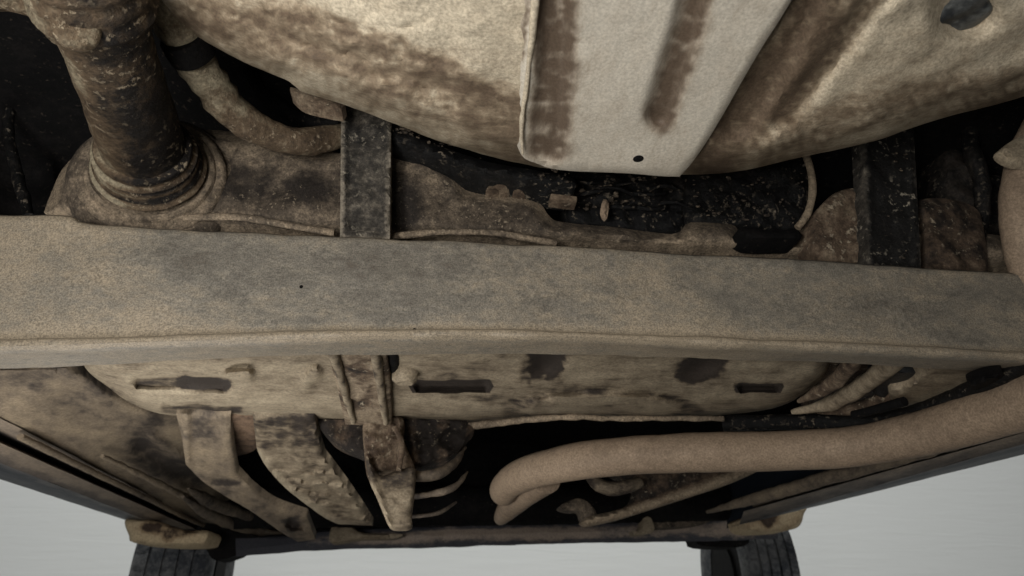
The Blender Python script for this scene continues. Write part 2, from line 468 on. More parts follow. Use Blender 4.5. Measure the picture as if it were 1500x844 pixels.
patch('fuel_tank', [(130, -200), (180, -60), (226, 2), (269, 40), (303, 62), (365, 95), (423, 119), (440, 134), (470, 143), (505, 153), (575, 180),
                    (640, 206), (720, 230), (800, 246), (900, 252), (1000, 256), (1085, 250), (1180, 229), (1280, 207), (1330, 190), (1400, 168), (1470, 150),
                    (1560, 120), (1680, 60), (1720, -80), (1720, -200), (1720, -200), (130, -200)],
      plane_z(TZ), M['tank'], V, depth=.22, step=8, h=tank_h, mud=tank_mud, lump=.004, lscale=26, rnd=22, rr=.02)
def shield_h(px, py, d):
    k = groove(px, py, [(800, -160), (812, 60), (800, 215)], 34, .010)
    k += groove(px, py, [(1040, -120), (1005, 40), (985, 100), (965, 165)], 28, .009)
    # the left edge melts into the tank skin
    k += .014 * sst(790, 742, px)
    return k
def shield_mud(px, py, d):
    n2 = noise.noise(Vector((px / 14, py / 7, 8))); n1 = noise.noise(Vector((px / 30, py / 18, 2)))
    k = (1.75 + .9 * n2 + .8 * n1) * (1 - sst(16, 44, path_d(px, py, [(815, -160), (816, 60), (804, 210)])))
    k += (1.3 + 1.2 * n1) * (1 - sst(5, 20, path_d(px, py, [(782, -100), (778, 30), (768, 75)])))
    k -= 1.5 * (1 - sst(3, 8, abs(px - (782 - py * .10)))) * sst(250, 150, py)
    k += (2.0 + 1.0 * n2 + .7 * n1) * (1 - sst(6, 36, path_d(px, py, [(1050, -120), (1016, 30), (994, 95), (968, 172)])))
    k += .5 * (1 - sst(6, 26, px - 742)) - .15 + .2 * n1
    return k
sh = patch('tank_shield', [(742, -200), (742, -200), (748, 100), (758, 215), (790, 241), (830, 250), (920, 254), (985, 259), (1002, 252), (1040, 200), (1110, 80), (1165, -8),
                      (1275, -200), (1275, -200)],
           plane_z(TZ - .008), M['plate'], V, depth=.02, step=7, h=shield_h, mud=shield_mud, lump=.0016, lscale=14, rnd=9, rr=.006)
tube('weld_seam', [on_z(x, y, TZ - .006) for x, y in ((800, -160), (788, -40), (781, 40), (772, 120), (764, 180), (766, 226))], [.0022, .0026, .0028, .0026, .0022, .001], M['tank'], V, seg=10, lump=.0014, lscale=70, mud=lambda t, a: -.9)
# drain hole rim + plug of dark depth
p = hit(935, 232, plane_z(TZ - .008))
lathe('drain_hole', p - Vector((0, 0, .0012)), (0, 0, 1), [(0, .0036), (.0004, .0048), (.004, .005), (.004, .0034), (.0035, .0001)], M['void'], sh, seg=20, lump=0)
# wiped plug sitting in the dish on the right
patch('drain_plug', [(1366, 28), (1378, 6), (1400, -6), (1430, -14), (1452, -4), (1456, 16), (1440, 30), (1420, 46), (1392, 52), (1370, 46)], plane_z(TZ + .050), M['bluemetal'], V, depth=.02, step=5,
      h=lambda x, y, d: .006 * sst(-6, 6, (x - 1400) * .55 + (y - 25)), lump=.003, lscale=40, rnd=9, rr=.006, mud=lambda x, y, d: .6 * grime(x, y) - .5 * (1 - sst(0, 14, d)))

# --- shock absorber with ringed boot and seat (upper left)
S1 = on_y(226, 262, .66); S0 = on_y(97, -110, .34)
ax = (S1 - S0).normalized(); LEN = (S1 - S0).length
def tube_r(t, a):
    k = 0
    if t > .83: k += .0028 * math.sin((t - .83) * 150) + .007 * (t - .83) / .17
    if t < .30: k += .010 * sst(.30, .22, t) + .002 * math.sin(t * 120)
    return k
sa = tube('shock_absorber', [S0, S0.lerp(S1, .35), S0.lerp(S1, .7), S1], [.0335, .036, .039, .042], M['tube'], V, seg=40, rf=tube_r, step=.005, lump=.002, lscale=30,
     mud=lambda t, a: 1.0 * sst(-.3, .8, math.sin(a - .4)) - .25 + .5 * sst(.75, .4, abs(t - .62) * 3) - .9 * sst(.82, .92, t))  # lit and dark side of the tube painted into its tone
boot = [(-.050 + .008 * k + dz, .046 + .0022 * k + dr) for k in range(5) for dz, dr in ((0, -.0015 * (k % 2)), (.003, .0012 + .0016 * (k % 3 == 1)), (.006, .0004))]
lathe('rubber_boot', S1 - ax * .012, ax, [(-.052, .036)] + boot + [(.0, .03)], M['tube'], sa, seg=64, lump=.0015, mud=lambda t, a: .9 * sst(-.4, .8, math.sin(a - .4)) + .6 * math.sin(t * 22) - .1)  # boot carries the same painted dark side as the tube
lathe('spring_seat', S1 - ax * .030, ax, [(.012, .040), (.012, .056), (.008, .060), (.009, .064), (.014, .066), (.014, .071), (.018, .076), (.024, .0765), (.025, .081), (.034, .088), (.050, .090), (.07, .086)],
      M['rail'], sa, seg=72, lump=.0018, mud=lambda t, a: .15 + .45 * sst(.35, .9, t))
pb = on_y(112, 42, .40)
lathe('bolt_boss', pb, (pb - CAMP), [(-.012, .004), (-.014, .012), (-.010, .016), (.004, .017), (.03, .018)], M['tube'], sa, seg=24, lump=.002)
patch('mounting_bracket', [(-60, -80), (-60, -80), (-40, 8), (20, 18), (60, 32), (78, 58), (90, 66), (100, 52), (128, 58), (150, 40), (180, -10), (190, -80), (190, -80)],
      plane3(on_y(0, 0, .42), on_y(150, 0, .40), on_y(80, 60, .44)), M['tube'], sa, depth=.02, step=7, h=lambda x, y, d: .004 * math.sin(y / 6.5 + x / 30), lump=.005, lscale=30, rnd=14, rr=.01)

# --- bent pipe beside it
bp_pts = [on_y(195, -110, .40), on_y(226, -40, .44), on_y(262, 42, .49), on_y(298, 108, .54), on_y(340, 162, .58), on_y(392, 196, .61), on_y(450, 208, .63), on_y(512, 196, .66), on_y(580, 186, .70)]
bpipe = tube('bent_pipe', bp_pts, [.019, .020, .020, .019, .0175, .016, .0145, .013, .013], M['tube'], V, seg=24, lump=.0022, lscale=45,
     rf=lambda t, a: .0016 * math.sin(t * 170) * sst(.12, .2, t) * sst(.5, .4, t), mud=lambda t, a: .5 * sst(.35, .5, t) * sst(.95, .6, t) - .2)
b0, b1 = on_y(267, 55, .494), on_y(284, 84, .515)
tube('pipe_clamp', [b0, b0.lerp(b1, .5), b1], [.0215, .0225, .0215], M['void'], bpipe, seg=24, lump=.001)

# --- stepped rear rail behind the crossbeam
RY = .665
def rail_h(px, py, d):
    k = .012 * (1 - sst(0, 20, d))
    k += .006 * noise.noise(Vector((px / 60, py / 40, 0)))
    return k
def rail_mud(px, py, d):
    k = -.1 + .9 * sst(500, 300, px) * sst(25, 60, d)
    k -= .7 * (1 - sst(4, 16, d)) * sst(330, 300, py - 0 * px) * 1.0
    k += 1.0 * (1 - sst(10, 45, math.hypot(px - 455, (py - 275) * 1.2)))
    k += 1.2 * (1 - sst(10, 50, math.hypot(px - 585, (py - 300) * .8)))
    k += .5 * (1 - sst(0, 20, py - 335 + (800 - px) * .03))
    return k
patch('frame_rail', [(64, 311), (74, 285), (92, 248), (122, 218), (160, 200), (240, 190), (330, 192), (400, 206), (470, 222), (520, 224), (590, 221), (640, 232), (665, 252), (682, 276), (712, 282),
                     (760, 286), (790, 297), (806, 318), (826, 326), (900, 333), (984, 343), (1000, 334), (1012, 326), (1060, 328), (1078, 332), (1092, 350), (1150, 355), (1180, 345),
                     (1205, 300), (1228, 282), (1262, 276), (1300, 300), (1360, 330), (1500, 350), (1700, 380), (1700, 411), (1700, 411), (1500, 395), (1250, 379), (1000, 366), (800, 354), (400, 337), (140, 322), (70, 311), (64, 311)],
      plane_y(RY), M['rail'], V, depth=.05, step=7, h=rail_h, mud=rail_mud, lump=.004, lscale=32, rnd=12, rr=.010)

# --- thin wavy weld lips lying on top of the beam
for pts in ([(225, 322), (300, 318), (360, 319), (420, 330), (490, 341)], [(575, 346), (650, 340), (720, 341), (770, 349), (815, 357)]):
    tube('sealing_strip', [on_y(x, y, .655) for x, y in pts], .0038, M['rail'], V, seg=10, lump=.001, lscale=60)

# --- straps and hangers over the rail
def strap_h(px, py, d):
    return .006 * sst(4, 14, d) + .003 * noise.noise(Vector((px / 18, py / 22, 4)))
def add_strap(x0, x1, ytop, ybot, y, skew=0, mat='strap', mud=0.0):
    s = patch('hanger_strap', [(x0 - skew, ytop), (x0 - skew, ytop), (x0, ybot), (x0, ybot), (x1, ybot), (x1, ybot), (x1 - skew, ytop + (26 if skew < 0 else -6)), (x1 - skew, ytop + (26 if skew < 0 else -6))],
              plane_y(y), M[mat], V, depth=.025, step=6, h=strap_h, mud=lambda a, b, c: mud - .8 * (1 - sst(2, 9, c)), lump=.003, lscale=40, rnd=4, rr=.003)
    return s
st = add_strap(498, 571, 130, 350, .625, -2, mud=.2)
add_strap(1275, 1350, 190, 405, .63, 12, 'strap', 1.0)  # dimness of the right side put into this strap's colour

# --- dark clutter in the recess, right of the strap
patch('dark_shelf', [(560, 175), (640, 212), (720, 238), (800, 252), (840, 262), (838, 275), (780, 266), (700, 252), (620, 226), (565, 205)], plane_y(.64), M['black'], V, depth=.05, step=6, mud=lambda a, b, c: .25, lump=.006, lscale=45)  # darkened strip painting the black void under the tank rim
patch('wiring_box', [(838, 252), (838, 252), (1008, 262), (1008, 262), (1000, 332), (985, 345), (900, 336), (838, 328), (830, 300)], plane_y(.70), M['black'], V, depth=.09, step=6,
      h=lambda x, y, d: .008 * math.sin(x / 9.0) * sst(300, 270, y), mud=lambda a, b, c: -.1 * sst(312, 295, b) + 1.2 * sst(300, 316, b), lump=.005, lscale=60)  # lower part darkened to paint the void above the rail
patch('mounting_block', [(1010, 258), (1080, 250), (1175, 232), (1186, 262), (1180, 310), (1172, 338), (1090, 334), (1012, 328)], plane_y(.69), M['black'], V, depth=.08, step=6, mud=lambda a, b, c: .15, lump=.007, lscale=42)
tube('clip_wire', [on_y(1178, 222, .655), on_y(1188, 252, .65), on_y(1190, 285, .65), on_y(1182, 315, .65), on_y(1168, 334, .655)], .0045, M['brown'], V, seg=12, lump=.001, mud=lambda t, a: -.6)
patch('lower_clip', [(1083, 334), (1130, 337), (1170, 338), (1172, 352), (1150, 354), (1098, 352)], plane_y(.648), M['void'], V, depth=.03, step=5)
for (x, y) in ((820, 273), (824, 296)):
    box('connector', on_y(x, y, .66), (.032, .02, .008), M['brown'], V, rot=(0, R(4), 0), bev=.002)
for (x, y, s) in ((733, 268, .9), (762, 272, .7), (720, 275, .6)):
    patch('mud_clod', [(x - 14 * s, y + 8 * s), (x - 4 * s, y - 8 * s), (x + 8 * s, y - 5 * s), (x + 18 * s, y + 8 * s), (x + 2 * s, y + 12 * s)], plane_y(.66), M['brown'], V, depth=.02, step=5, mud=lambda a, b, c: .2, lump=.005, lscale=60)
patch('cable_tag', [(884, 292), (892, 298), (890, 318), (886, 322), (880, 312)], plane_y(.67), M['exhaust'], V, depth=.004, step=5)
random.seed(3)
for i, (x, y) in enumerate([(858, 268), (872, 284), (905, 278), (925, 268), (950, 282), (975, 275), (990, 300), (915, 300), (950, 304)]):
    a = on_y(x - 22, y + random.uniform(-6, 6), .69); b = on_y(x, y + random.uniform(-4, 4), .682); c = on_y(x + 24, y + random.uniform(-6, 8), .69)
    tube('cable', [a, b, c], random.uniform(.0016, .003), M['black'], V, seg=10, lump=.0015, lscale=70, mud=lambda t, q: .1)

def crumbs():
    rnd = random.Random(5); verts, faces = [], []
    spots = []
    def scatter(n, x0, x1, y0, y1, Y, r0, r1, off=None):
        k = 0
        while k < n:
            x, y = rnd.uniform(x0, x1), rnd.uniform(y0, y1)
            if noise.noise(Vector((x / 16, y / 9, Y * 40))) + rnd.uniform(-.35, .35) < .12: continue
            k += 1; spots.append((x, y + (off(x) if off else 0), Y, rnd.uniform(r0, r1) * rnd.uniform(.5, 1)))
    scatter(90, 575, 835, -6, 16, .636, .8, 3.2, lambda x: 178 + (x - 575) * .30)
    scatter(90, 842, 1005, 258, 306, .692, .8, 4.0)
    scatter(70, 1012, 1178, 250, 330, .683, .8, 3.4)
    scatter(36, 1280, 1345, 215, 380, .624, .7, 2.0)
    for x, y, Y, r in spots:
        c = on_y(x, y, Y); r *= c.length / FPX * .9
        bm = bmesh.new(); bmesh.ops.create_icosphere(bm, subdivisions=1, radius=r)
        sx, sz = rnd.uniform(.7, 2.2), rnd.uniform(.4, .9)
        o = len(verts)
        for v in bm.verts:
            verts.append((c.x + v.co.x * sx * rnd.uniform(.7, 1.2), c.y + v.co.y, c.z + v.co.z * sz * rnd.uniform(.7, 1.2)))
        bm.faces.ensure_lookup_table()
        for f in bm.faces: faces.append([o + v.index for v in f.verts])
        bm.free()
    me = bpy.data.meshes.new('mud_crumbs'); me.from_pydata(verts, [], faces); me.update()
    o = link('mud_crumbs', me, M['rail'], V, smooth=False); o['kind'] = 'stuff'; put_mud_shade(me, [rnd.uniform(.1, 1.3) for _ in me.vertices])
crumbs()

# --- far right recess: hub bracket, hanging columns, curved pipe
patch('hub_bracket', [(1185, 330), (1205, 298), (1230, 280), (1265, 277), (1285, 300), (1280, 380), (1200, 380)], plane_y(.652), M['brown'], V, depth=.03, step=6, mud=lambda a, b, c: .1, lump=.004)
patch('side_bracket', [(1352, 396), (1355, 330), (1338, 300), (1370, 290), (1420, 300), (1440, 330), (1440, 420), (1352, 420)], plane_y(.65), M['brown'], V, depth=.04, step=7, mud=lambda a, b, c: .55, lump=.006)
patch('upper_bracket', [(1385, 195), (1420, 190), (1440, 250), (1470, 260), (1500, 300), (1480, 330), (1430, 310), (1390, 270)], plane_y(.72), M['black'], V, depth=.06, step=7, mud=lambda a, b, c: -.35, lump=.008)
tube('brake_hose', [on_y(1420, 180, .68), on_y(1424, 225, .67), on_y(1440, 275, .67), on_y(1436, 330, .68), on_y(1420, 390, .69)], .010, M['black'], V, seg=14, lump=.003, mud=lambda t, a: -.2)
tube('curved_pipe', [on_y(1700, -300, .50), on_y(1580, 40, .55), on_y(1540, 150, .56), on_y(1502, 235, .575), on_y(1492, 310, .585), on_y(1505, 390, .60), on_y(1540, 480, .62)], .019, M['exhaust'], V, seg=24, lump=.001)
patch('corner_tab', [(1466, 221), (1485, 205), (1520, 190), (1560, 190), (1560, 245), (1515, 240), (1485, 236)], plane_y(.55), M['lower'], V, depth=.012, step=6)
# left dark recess: hose and bracket shapes in the black
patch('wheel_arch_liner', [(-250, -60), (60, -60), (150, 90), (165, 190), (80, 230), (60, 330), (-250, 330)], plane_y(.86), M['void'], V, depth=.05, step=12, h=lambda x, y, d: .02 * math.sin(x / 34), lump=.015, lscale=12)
tube('brake_line', [on_y(18, 120, .78), on_y(12, 190, .78), on_y(24, 250, .77), on_y(42, 318, .76)], .007, M['black'], V, seg=12, mud=lambda t, a: -.1, lump=.002)
tube('cable_loom', [on_y(350, 60, .72), on_y(380, 130, .72), on_y(440, 175, .71), on_y(500, 182, .70)], .010, M['void'], V, seg=12, lump=.002)
patch('tank_bracket', [(425, 128), (470, 140), (505, 152), (500, 160), (450, 150), (432, 140)], plane_y(.575), M['brown'], V, depth=.02, step=5)

# --- the big crossbeam
BY = .60
top = [(-700, 283), (-260, 306), (0, 317), (60, 316), (105, 319), (140, 330), (400, 345), (800, 362), (1000, 374), (1250, 388), (1500, 404), (1800, 424), (2300, 458)]
cre = [(-700, 528), (-260, 516), (0, 512), (150, 508), (300, 503), (560, 496), (800, 497), (1000, 505), (1250, 515), (1500, 528), (1800, 545), (2300, 577)]
low = [(-700, 562), (-260, 545), (0, 541), (150, 534), (300, 526), (450, 520), (800, 519), (1000, 524), (1250, 533), (1500, 547), (1800, 566), (2300, 602)]
T = [on_y(x, y, BY) for x, y in smooth_loop(top, 12, False)]
Cc = [on_y(x, y, BY) for x, y in smooth_loop(cre, 12, False)]
def lowpt(x, y, dz):
    a = hit(x, y, plane_z(.238 + dz)); return a
Lo = []
for x, y in smooth_loop(low, 12, False):
    # the under face runs back from the crease at the crease's own height
    c = on_y(x, 500 + abs(x - 650) * .012, BY)
    Lo.append(hit(x, y, plane_z(c.z - CAM_Z + .003)))
C2 = [v + Vector((0, 0, .010)) for v in Cc]
C25 = [v + Vector((0, -.005, .006)) for v in Cc]
C26 = [v + Vector((0, -.005, .001)) for v in Cc]
C3 = [v + Vector((0, .0025, -.0015)) for v in Cc]
Bk = [v + Vector((0, .002, .10)) for v in Lo]
Tb = [v + Vector((0, .045, .004)) for v in T]
T2 = [v + Vector((0, .004, .004)) for v in T]
def beam_mud_and_light(r, u):
    px = -700 + u * 3000
    k = 0
    if r > 6: k += -.35 + .5 * noise.noise(Vector((px / 60, r * 3, 1)))
    if r < 6.0:
        k += .8 * sst(1.0, .3, abs(r - 2.5)) * sst(60, 160, px) * sst(1000, 500, px)  # cool sheen left of centre painted as a greyer tone
        k += -1.4 * sst(2.9, 3.0, r) - .35 * sst(2.6, 2.98, r) * sst(5, 3.5, r) + .15 * noise.noise(Vector((u * 30, r * 3, 0)))  # crease highlight painted as a paler line
        k += .9 * noise.noise(Vector((px / 190, r * 2.0, 3))) + .7 * noise.noise(Vector((px / 60, r * 5, 6))) + .4 * noise.noise(Vector((px / 22, r * 9, 2))) + .25
        k += -.8 * sst(90, 0, px) * sst(2.9, 2.1, r) + .25 * sst(.35, .0, abs(r - 2.1) - .1) * sst(900, 300, px)
        k += .45 * sst(900, 1500, px) + .9 * (1 - sst(20, 90, math.hypot(px - 60, (r - 2.3) * 150)))  # right end darkened, painting the light's falloff
        k -= 1.0 * (1 - sst(10, 60, abs(px - 30))) * sst(2.3, 2.7, r) * .6
    return k * .38 - .06
beam = loft('crossbeam', [Tb, T2, T, C2, C25, C26, C3, Lo, Bk], M['beam'], V, nu=380, sub=[2, 2, 22, 2, 2, 2, 6, 3, 3], closed=True, lump=.0016, lscale=16, mud=beam_mud_and_light, sharp=70)
for x, y in ((607, 483), (441, 420)):
    q = on_y(x, y, BY - .0008)
    lathe('pin_hole_shade', q, (0, 1, 0), [(0, .0001), (-.0008, .0014), (.003, .0018)], M['void'], beam, seg=12, lump=0)  # solid black dot paints the shade inside the hole

# --- pale skid plate beyond the beam
LZ = .262
def skid_h(px, py, d):
    k = .016 * (1 - sst(0, 22, d)) ** 1.5
    k += groove(px, py, [(205, 560), (325, 563)], 14, .008) + groove(px, py, [(245, 597), (345, 599)], 9, .006)
    k += groove(px, py, [(614, 566), (708, 566)], 10, .010)
    k += groove(px, py, [(1086, 568), (1138, 568)], 6, .012)
    k -= groove(px, py, [(336, 552), (362, 550)], 14, .010)
    k -= groove(px, py, [(450, 560), (462, 548)], 14, .008)
    k -= .010 * (1 - sst(.75, 1.05, math.hypot((px - 880) / 130, (py - 598) / 24)))
    k += .03 * sst(560, 590, px) * sst(1040, 980, px) * sst(548, 530, py) * 0
    k += .009 * (1 - sst(4, 38, math.hypot(px - 800 + (py - 530) * .3, (py - 528) * 1.2)))
    k += .009 * (1 - sst(4, 44, math.hypot(px - 1030 + (py - 530) * .65, (py - 530) * 1.3)))
    return k
def skid_mud_shade(px, py, d):
    k = 0
    k += 2.8 * (1 - sst(2, 40, max(abs(px - 800 + (py - 530) * .3), abs(py - 532) * 1.1) + 9 * noise.noise(Vector((px / 11, py / 8, 2)))))
    k += 2.8 * (1 - sst(2, 46, abs(px - 1032 + (py - 530) * .65) + max(0, py - 552) * 2.5 + 10 * noise.noise(Vector((px / 11, py / 8, 5)))))
    k += 2.0 * groove(px, py, [(270, 561), (330, 564)], 12, 1) + 4.5 * groove(px, py, [(610, 567), (712, 566)], 10, 1) + 4.0 * groove(px, py, [(1084, 568), (1140, 568)], 8, 1)  # slots darkened to paint their shadow, with some dirt
    k += 1.1 * groove(px, py, [(205, 560), (325, 563)], 11, 1) + .9 * groove(px, py, [(240, 598), (350, 600)], 8, 1)
    k += .1 * sst(560, 640, px) + .3 * sst(10, 2, d) - .2 * sst(480, 380, px)
    k += .55 * grime(px * .5, py) + .1
    k += .5 * (1 - sst(4, 12, abs(math.hypot((px - 880) / 130, (py - 598) / 24) - 1) * 60))
    return k
sk = patch('skid_plate', [(100, 505), (105, 505), (130, 545), (160, 568), (190, 590), (235, 606), (300, 612), (400, 615), (500, 619), (600, 620), (660, 622), (720, 616), (800, 610), (900, 610), (1000, 611),
                     (1080, 606), (1140, 596), (1180, 575), (1210, 545), (1225, 500), (1225, 500), (700, 490), (100, 505)],
           plane_z(LZ), M['lower'], V, depth=.05, step=6, h=skid_h, mud=skid_mud_shade, lump=.002, lscale=30, rnd=10, rr=.012)
# torn lip along its lower rim
tube('torn_lip', [on_z(x, y, LZ + .006) for x, y in ((650, 628), (700, 623), (760, 616), (830, 611), (900, 613), (980, 613), (1060, 613))], [.006, .006, .005, .004, .004, .004], M['rail'], V, seg=10, lump=.002, lscale=50)
# strap with two raised bars
pl = plane_z(LZ - .010)
sp = patch('tank_strap', [(476, 505), (476, 505), (492, 560), (506, 622), (506, 622), (574, 624), (574, 624), (572, 560), (564, 505), (564, 505)], pl, M['brown'], V, depth=.02, step=5, mud=lambda x, y, d: 0.7 * grime(x, y) + .3 * math.sin(y / 7) - .1, lump=.003, lscale=45, rnd=4, rr=.003)
for pts in ([(486, 508), (498, 548), (510, 590), (518, 618)], [(548, 508), (555, 548), (561, 590), (565, 620)]):
    tube('strap_bar', [on_z(x, y, LZ - .012) for x, y in pts], [.0062, .0055, .005, .004], M['lower'], sp, seg=8, lump=.0012, mud=lambda t, a: .5 * math.sin(t * 30) * math.sin(a * 2) + .2)
lathe('bolt_boss', on_z(593, 553, LZ - .006), (0, 0, 1), [(-.006, .002), (-.008, .010), (-.004, .015), (.012, .017)], M['lower'], V, seg=24, lump=.001)
patch('plate_gap_shade', [(566, 512), (584, 514), (584, 548), (574, 560), (568, 545)], plane_z(LZ - .004), M['void'], V, depth=.01, step=5)  # solid black patch painting the shade of a gap

# --- right end of the skid plate: flanges, arms and hoses
for pts, r, mt in (([(1265, 500), (1245, 535), (1215, 565), (1170, 588)], .010, 'brown'), ([(1320, 520), (1270, 560), (1215, 592), (1160, 604)], .012, 'lower'),
                   ([(1350, 545), (1300, 582), (1250, 600), (1180, 612)], .010, 'brown')):
    tube('flange_rib', [on_z(x, y, LZ + .01) for x, y in pts], [r, r, r, r * .9, r * .3], M[mt], V, seg=14, lump=.002, mud=lambda t, a: .2)
patch('arm_bracket', [(1220, 505), (1345, 515), (1400, 540), (1390, 560), (1300, 590), (1250, 606), (1180, 612), (1190, 580)], plane_z(LZ + .035), M['brown'], V, depth=.03, step=7, mud=lambda a, b, c: .45, lump=.004)
patch('link_arm', [(1302, 572), (1330, 562), (1356, 542), (1380, 520), (1500, 520), (1480, 540), (1440, 560), (1400, 580), (1360, 592), (1318, 597)], plane_z(LZ - .005), M['lower'], V, depth=.03, step=6, mud=lambda a, b, c: .25, lump=.002)
patch('black_bush', [(1278, 570), (1290, 550), (1320, 540), (1352, 543), (1345, 562), (1310, 575), (1295, 585)], plane_z(LZ + .005), M['bluemetal'], V, depth=.03, step=5, mud=lambda a, b, c: 1.2)
tube('rubber_hose', [on_z(1600, 480, .245), on_z(1475, 545, .245), on_z(1400, 583, .245), on_z(1330, 609, .245), on_z(1260, 620, .25), on_z(1180, 618, .262), on_z(1060, 620, .275)], [.011, .011, .012, .012, .012, .012, .012], M['black'], V, seg=18, lump=.002, mud=lambda t, a: .25)
tube('hose_stub', [on_z(1250, 608, .24), on_z(1290, 598, .238), on_z(1325, 588, .236)], .006, M['void'], V, seg=12)
patch('hose_clip', [(1418, 562), (1440, 552), (1470, 548), (1460, 560), (1430, 572)], plane_z(.232), M['void'], V, depth=.01, step=5)

# --- left body floor panel and sill
def flo_mud(px, py, d):
    k = .5 * sst(620, 550, py) * sst(300, 150, px) + .9 * (1 - sst(8, 40, path_d(px, py, [(210, 650), (245, 680), (280, 690)])))
    k += .5 * (1 - sst(10, 60, math.hypot(px - 250, py - 600))) - .05 + .55 * grime(px * .6, py)
    return k
patch('floor_panel', [(-260, 520), (-260, 520), (-10, 536), (100, 540), (150, 570), (190, 590), (240, 607), (290, 615), (300, 640), (330, 700), (370, 760), (390, 792), (370, 800), (300, 772), (200, 722), (100, 668), (0, 622), (-120, 560)],
      plane3(on_z(0, 622, .262), on_z(285, 764, .262), on_z(120, 545, .31)), M['floor'], V, depth=.03, step=7,
      h=lambda x, y, d: .008 * noise.noise(Vector((x / 70, y / 45, 3))) + groove(x, y, [(205, 655), (250, 680), (300, 715)], 16, .010) - groove(x, y, [(222, 640), (262, 668)], 10, .008), mud=flo_mud, lump=.003, lscale=14, rnd=8, rr=.005)
def line2(a, b, z, e0=.9, e1=.12):
    p, q = on_z(a[0], a[1], z), on_z(b[0], b[1], z); d = (q - p).normalized()
    return [p - d * e0, p, q, q + d * e1]
SL = [line2((0, 612), (285, 761), .262), line2((0, 626), (283, 765), .258), line2((0, 637), (281, 767), .272), line2((0, 643), (278, 768), .272), line2((0, 649), (272, 769), .250),
      line2((0, 678), (232, 769), .236), line2((0, 692), (205, 766), .237), line2((0, 702), (190, 764), .247)]
o8 = [v + Vector((-.02, 0, .12)) for v in SL[-1]]; o9 = [v + Vector((-.05, 0, .45)) for v in SL[-1]]
loft('sill', SL[:6], M['sill'], V, nu=90, sub=[2, 3, 2, 3, 5], lump=.0015, lscale=12, mud=lambda r, u: (1.2 if 1.5 < r < 3.5 else -.2) + .9 * sst(4.3, 5, r), sharp=50)  # darker along the groove and towards the lower edge
loft('rocker_panel', [SL[5], SL[6], SL[7], o8, o9], M['navy'], V, nu=60, sub=[3, 3, 4, 4], lump=.0008, lscale=10, mud=lambda r, u: .2 - 1.0 * sst(.8, 0, r), sharp=60)
tube('sill_lip', [on_z(30, 640, .250), on_z(120, 684, .250), on_z(210, 727, .250), on_z(300, 770, .250), on_z(380, 790, .26)], .006, M['floor'], V, seg=10, lump=.001)
# --- right sill
SR = [line2((1500, 606), (1250, 688), .262, .9, .45), line2((1500, 622), (1250, 698), .256, .9, .45), line2((1500, 629), (1245, 704), .274, .9, .45), line2((1500, 634), (1240, 707), .248, .9, .45), line2((1500, 650), (1200, 735), .238, .9, .45),
      line2((1500, 658), (1190, 740), .238, .9, .45), line2((1500, 666), (1178, 746), .246, .9, .45)]
o8 = [v + Vector((.02, 0, .12)) for v in SR[-1]]; o9 = [v + Vector((.05, 0, .45)) for v in SR[-1]]
loft('sill', SR[:5], M['sill'], V, nu=90, sub=[3, 3, 2, 5], lump=.0015, lscale=12, mud=lambda r, u: (.9 if 1.3 < r < 2.7 else 0) + .8 * sst(3.0, 4, r), sharp=50)  # groove rows and lower edge set darker
loft('rocker_panel', [SR[4], SR[5], SR[6], o8, o9], M['navy'], V, nu=60, sub=[3, 3, 4, 4], lump=.0008, lscale=10, mud=lambda r, u: .2 - .8 * sst(.8, 0, r), sharp=60)

# --- exhaust
EX = [on_z(1640, 530, .215), on_z(1560, 566, .215), on_z(1500, 590, .215), on_z(1430, 613, .215), on_z(1340, 638, .215), on_z(1250, 655, .215), on_z(1150, 661, .215), on_z(1050, 662, .215), on_z(930, 666, .215), on_z(840, 675, .214), on_z(778, 690, .212), on_z(742, 708, .205), on_z(736, 726, .195)]
for _ in range(4):
    EX = [EX[0]] + [p for a, b in zip(EX[:9], EX[1:9]) for p in (a * .75 + b * .25, a * .25 + b * .75)] + EX[8:] if len(EX) < 14 else [EX[0]] + [p for a, b in zip(EX, EX[1:]) for p in (a * .75 + b * .25, a * .25 + b * .75)] + [EX[-1]]
_v = Vector((.12, -1, 0)).normalized()
EX = [EX[0] + _v * .8, EX[0] + _v * .3] + EX
def ex_r(t, a): return -.030 * max(0, (t - .965) / .035) ** 3
ex = tube('exhaust_pipe', EX, [.033, .033, .032, .030, .0288, .0285, .0285, .0265], M['exhaust'], V, seg=36, lump=.0012, lscale=14, rf=ex_r,
          mud=lambda t, a: .9 * sst(.5, .05, t) - .2 * sst(.6, .9, t))  # right-hand run darkened, its shading put into the colour
tube('exhaust_stub', [on_z(800, 700, .205), on_z(770, 722, .196), on_z(742, 748, .186), on_z(732, 762, .182)], [.026, .024, .021, .012], M['exhaust'], ex, seg=24, lump=.0008, rf=lambda t, a: -.010 * max(0, (t - .9) / .1) ** 2)

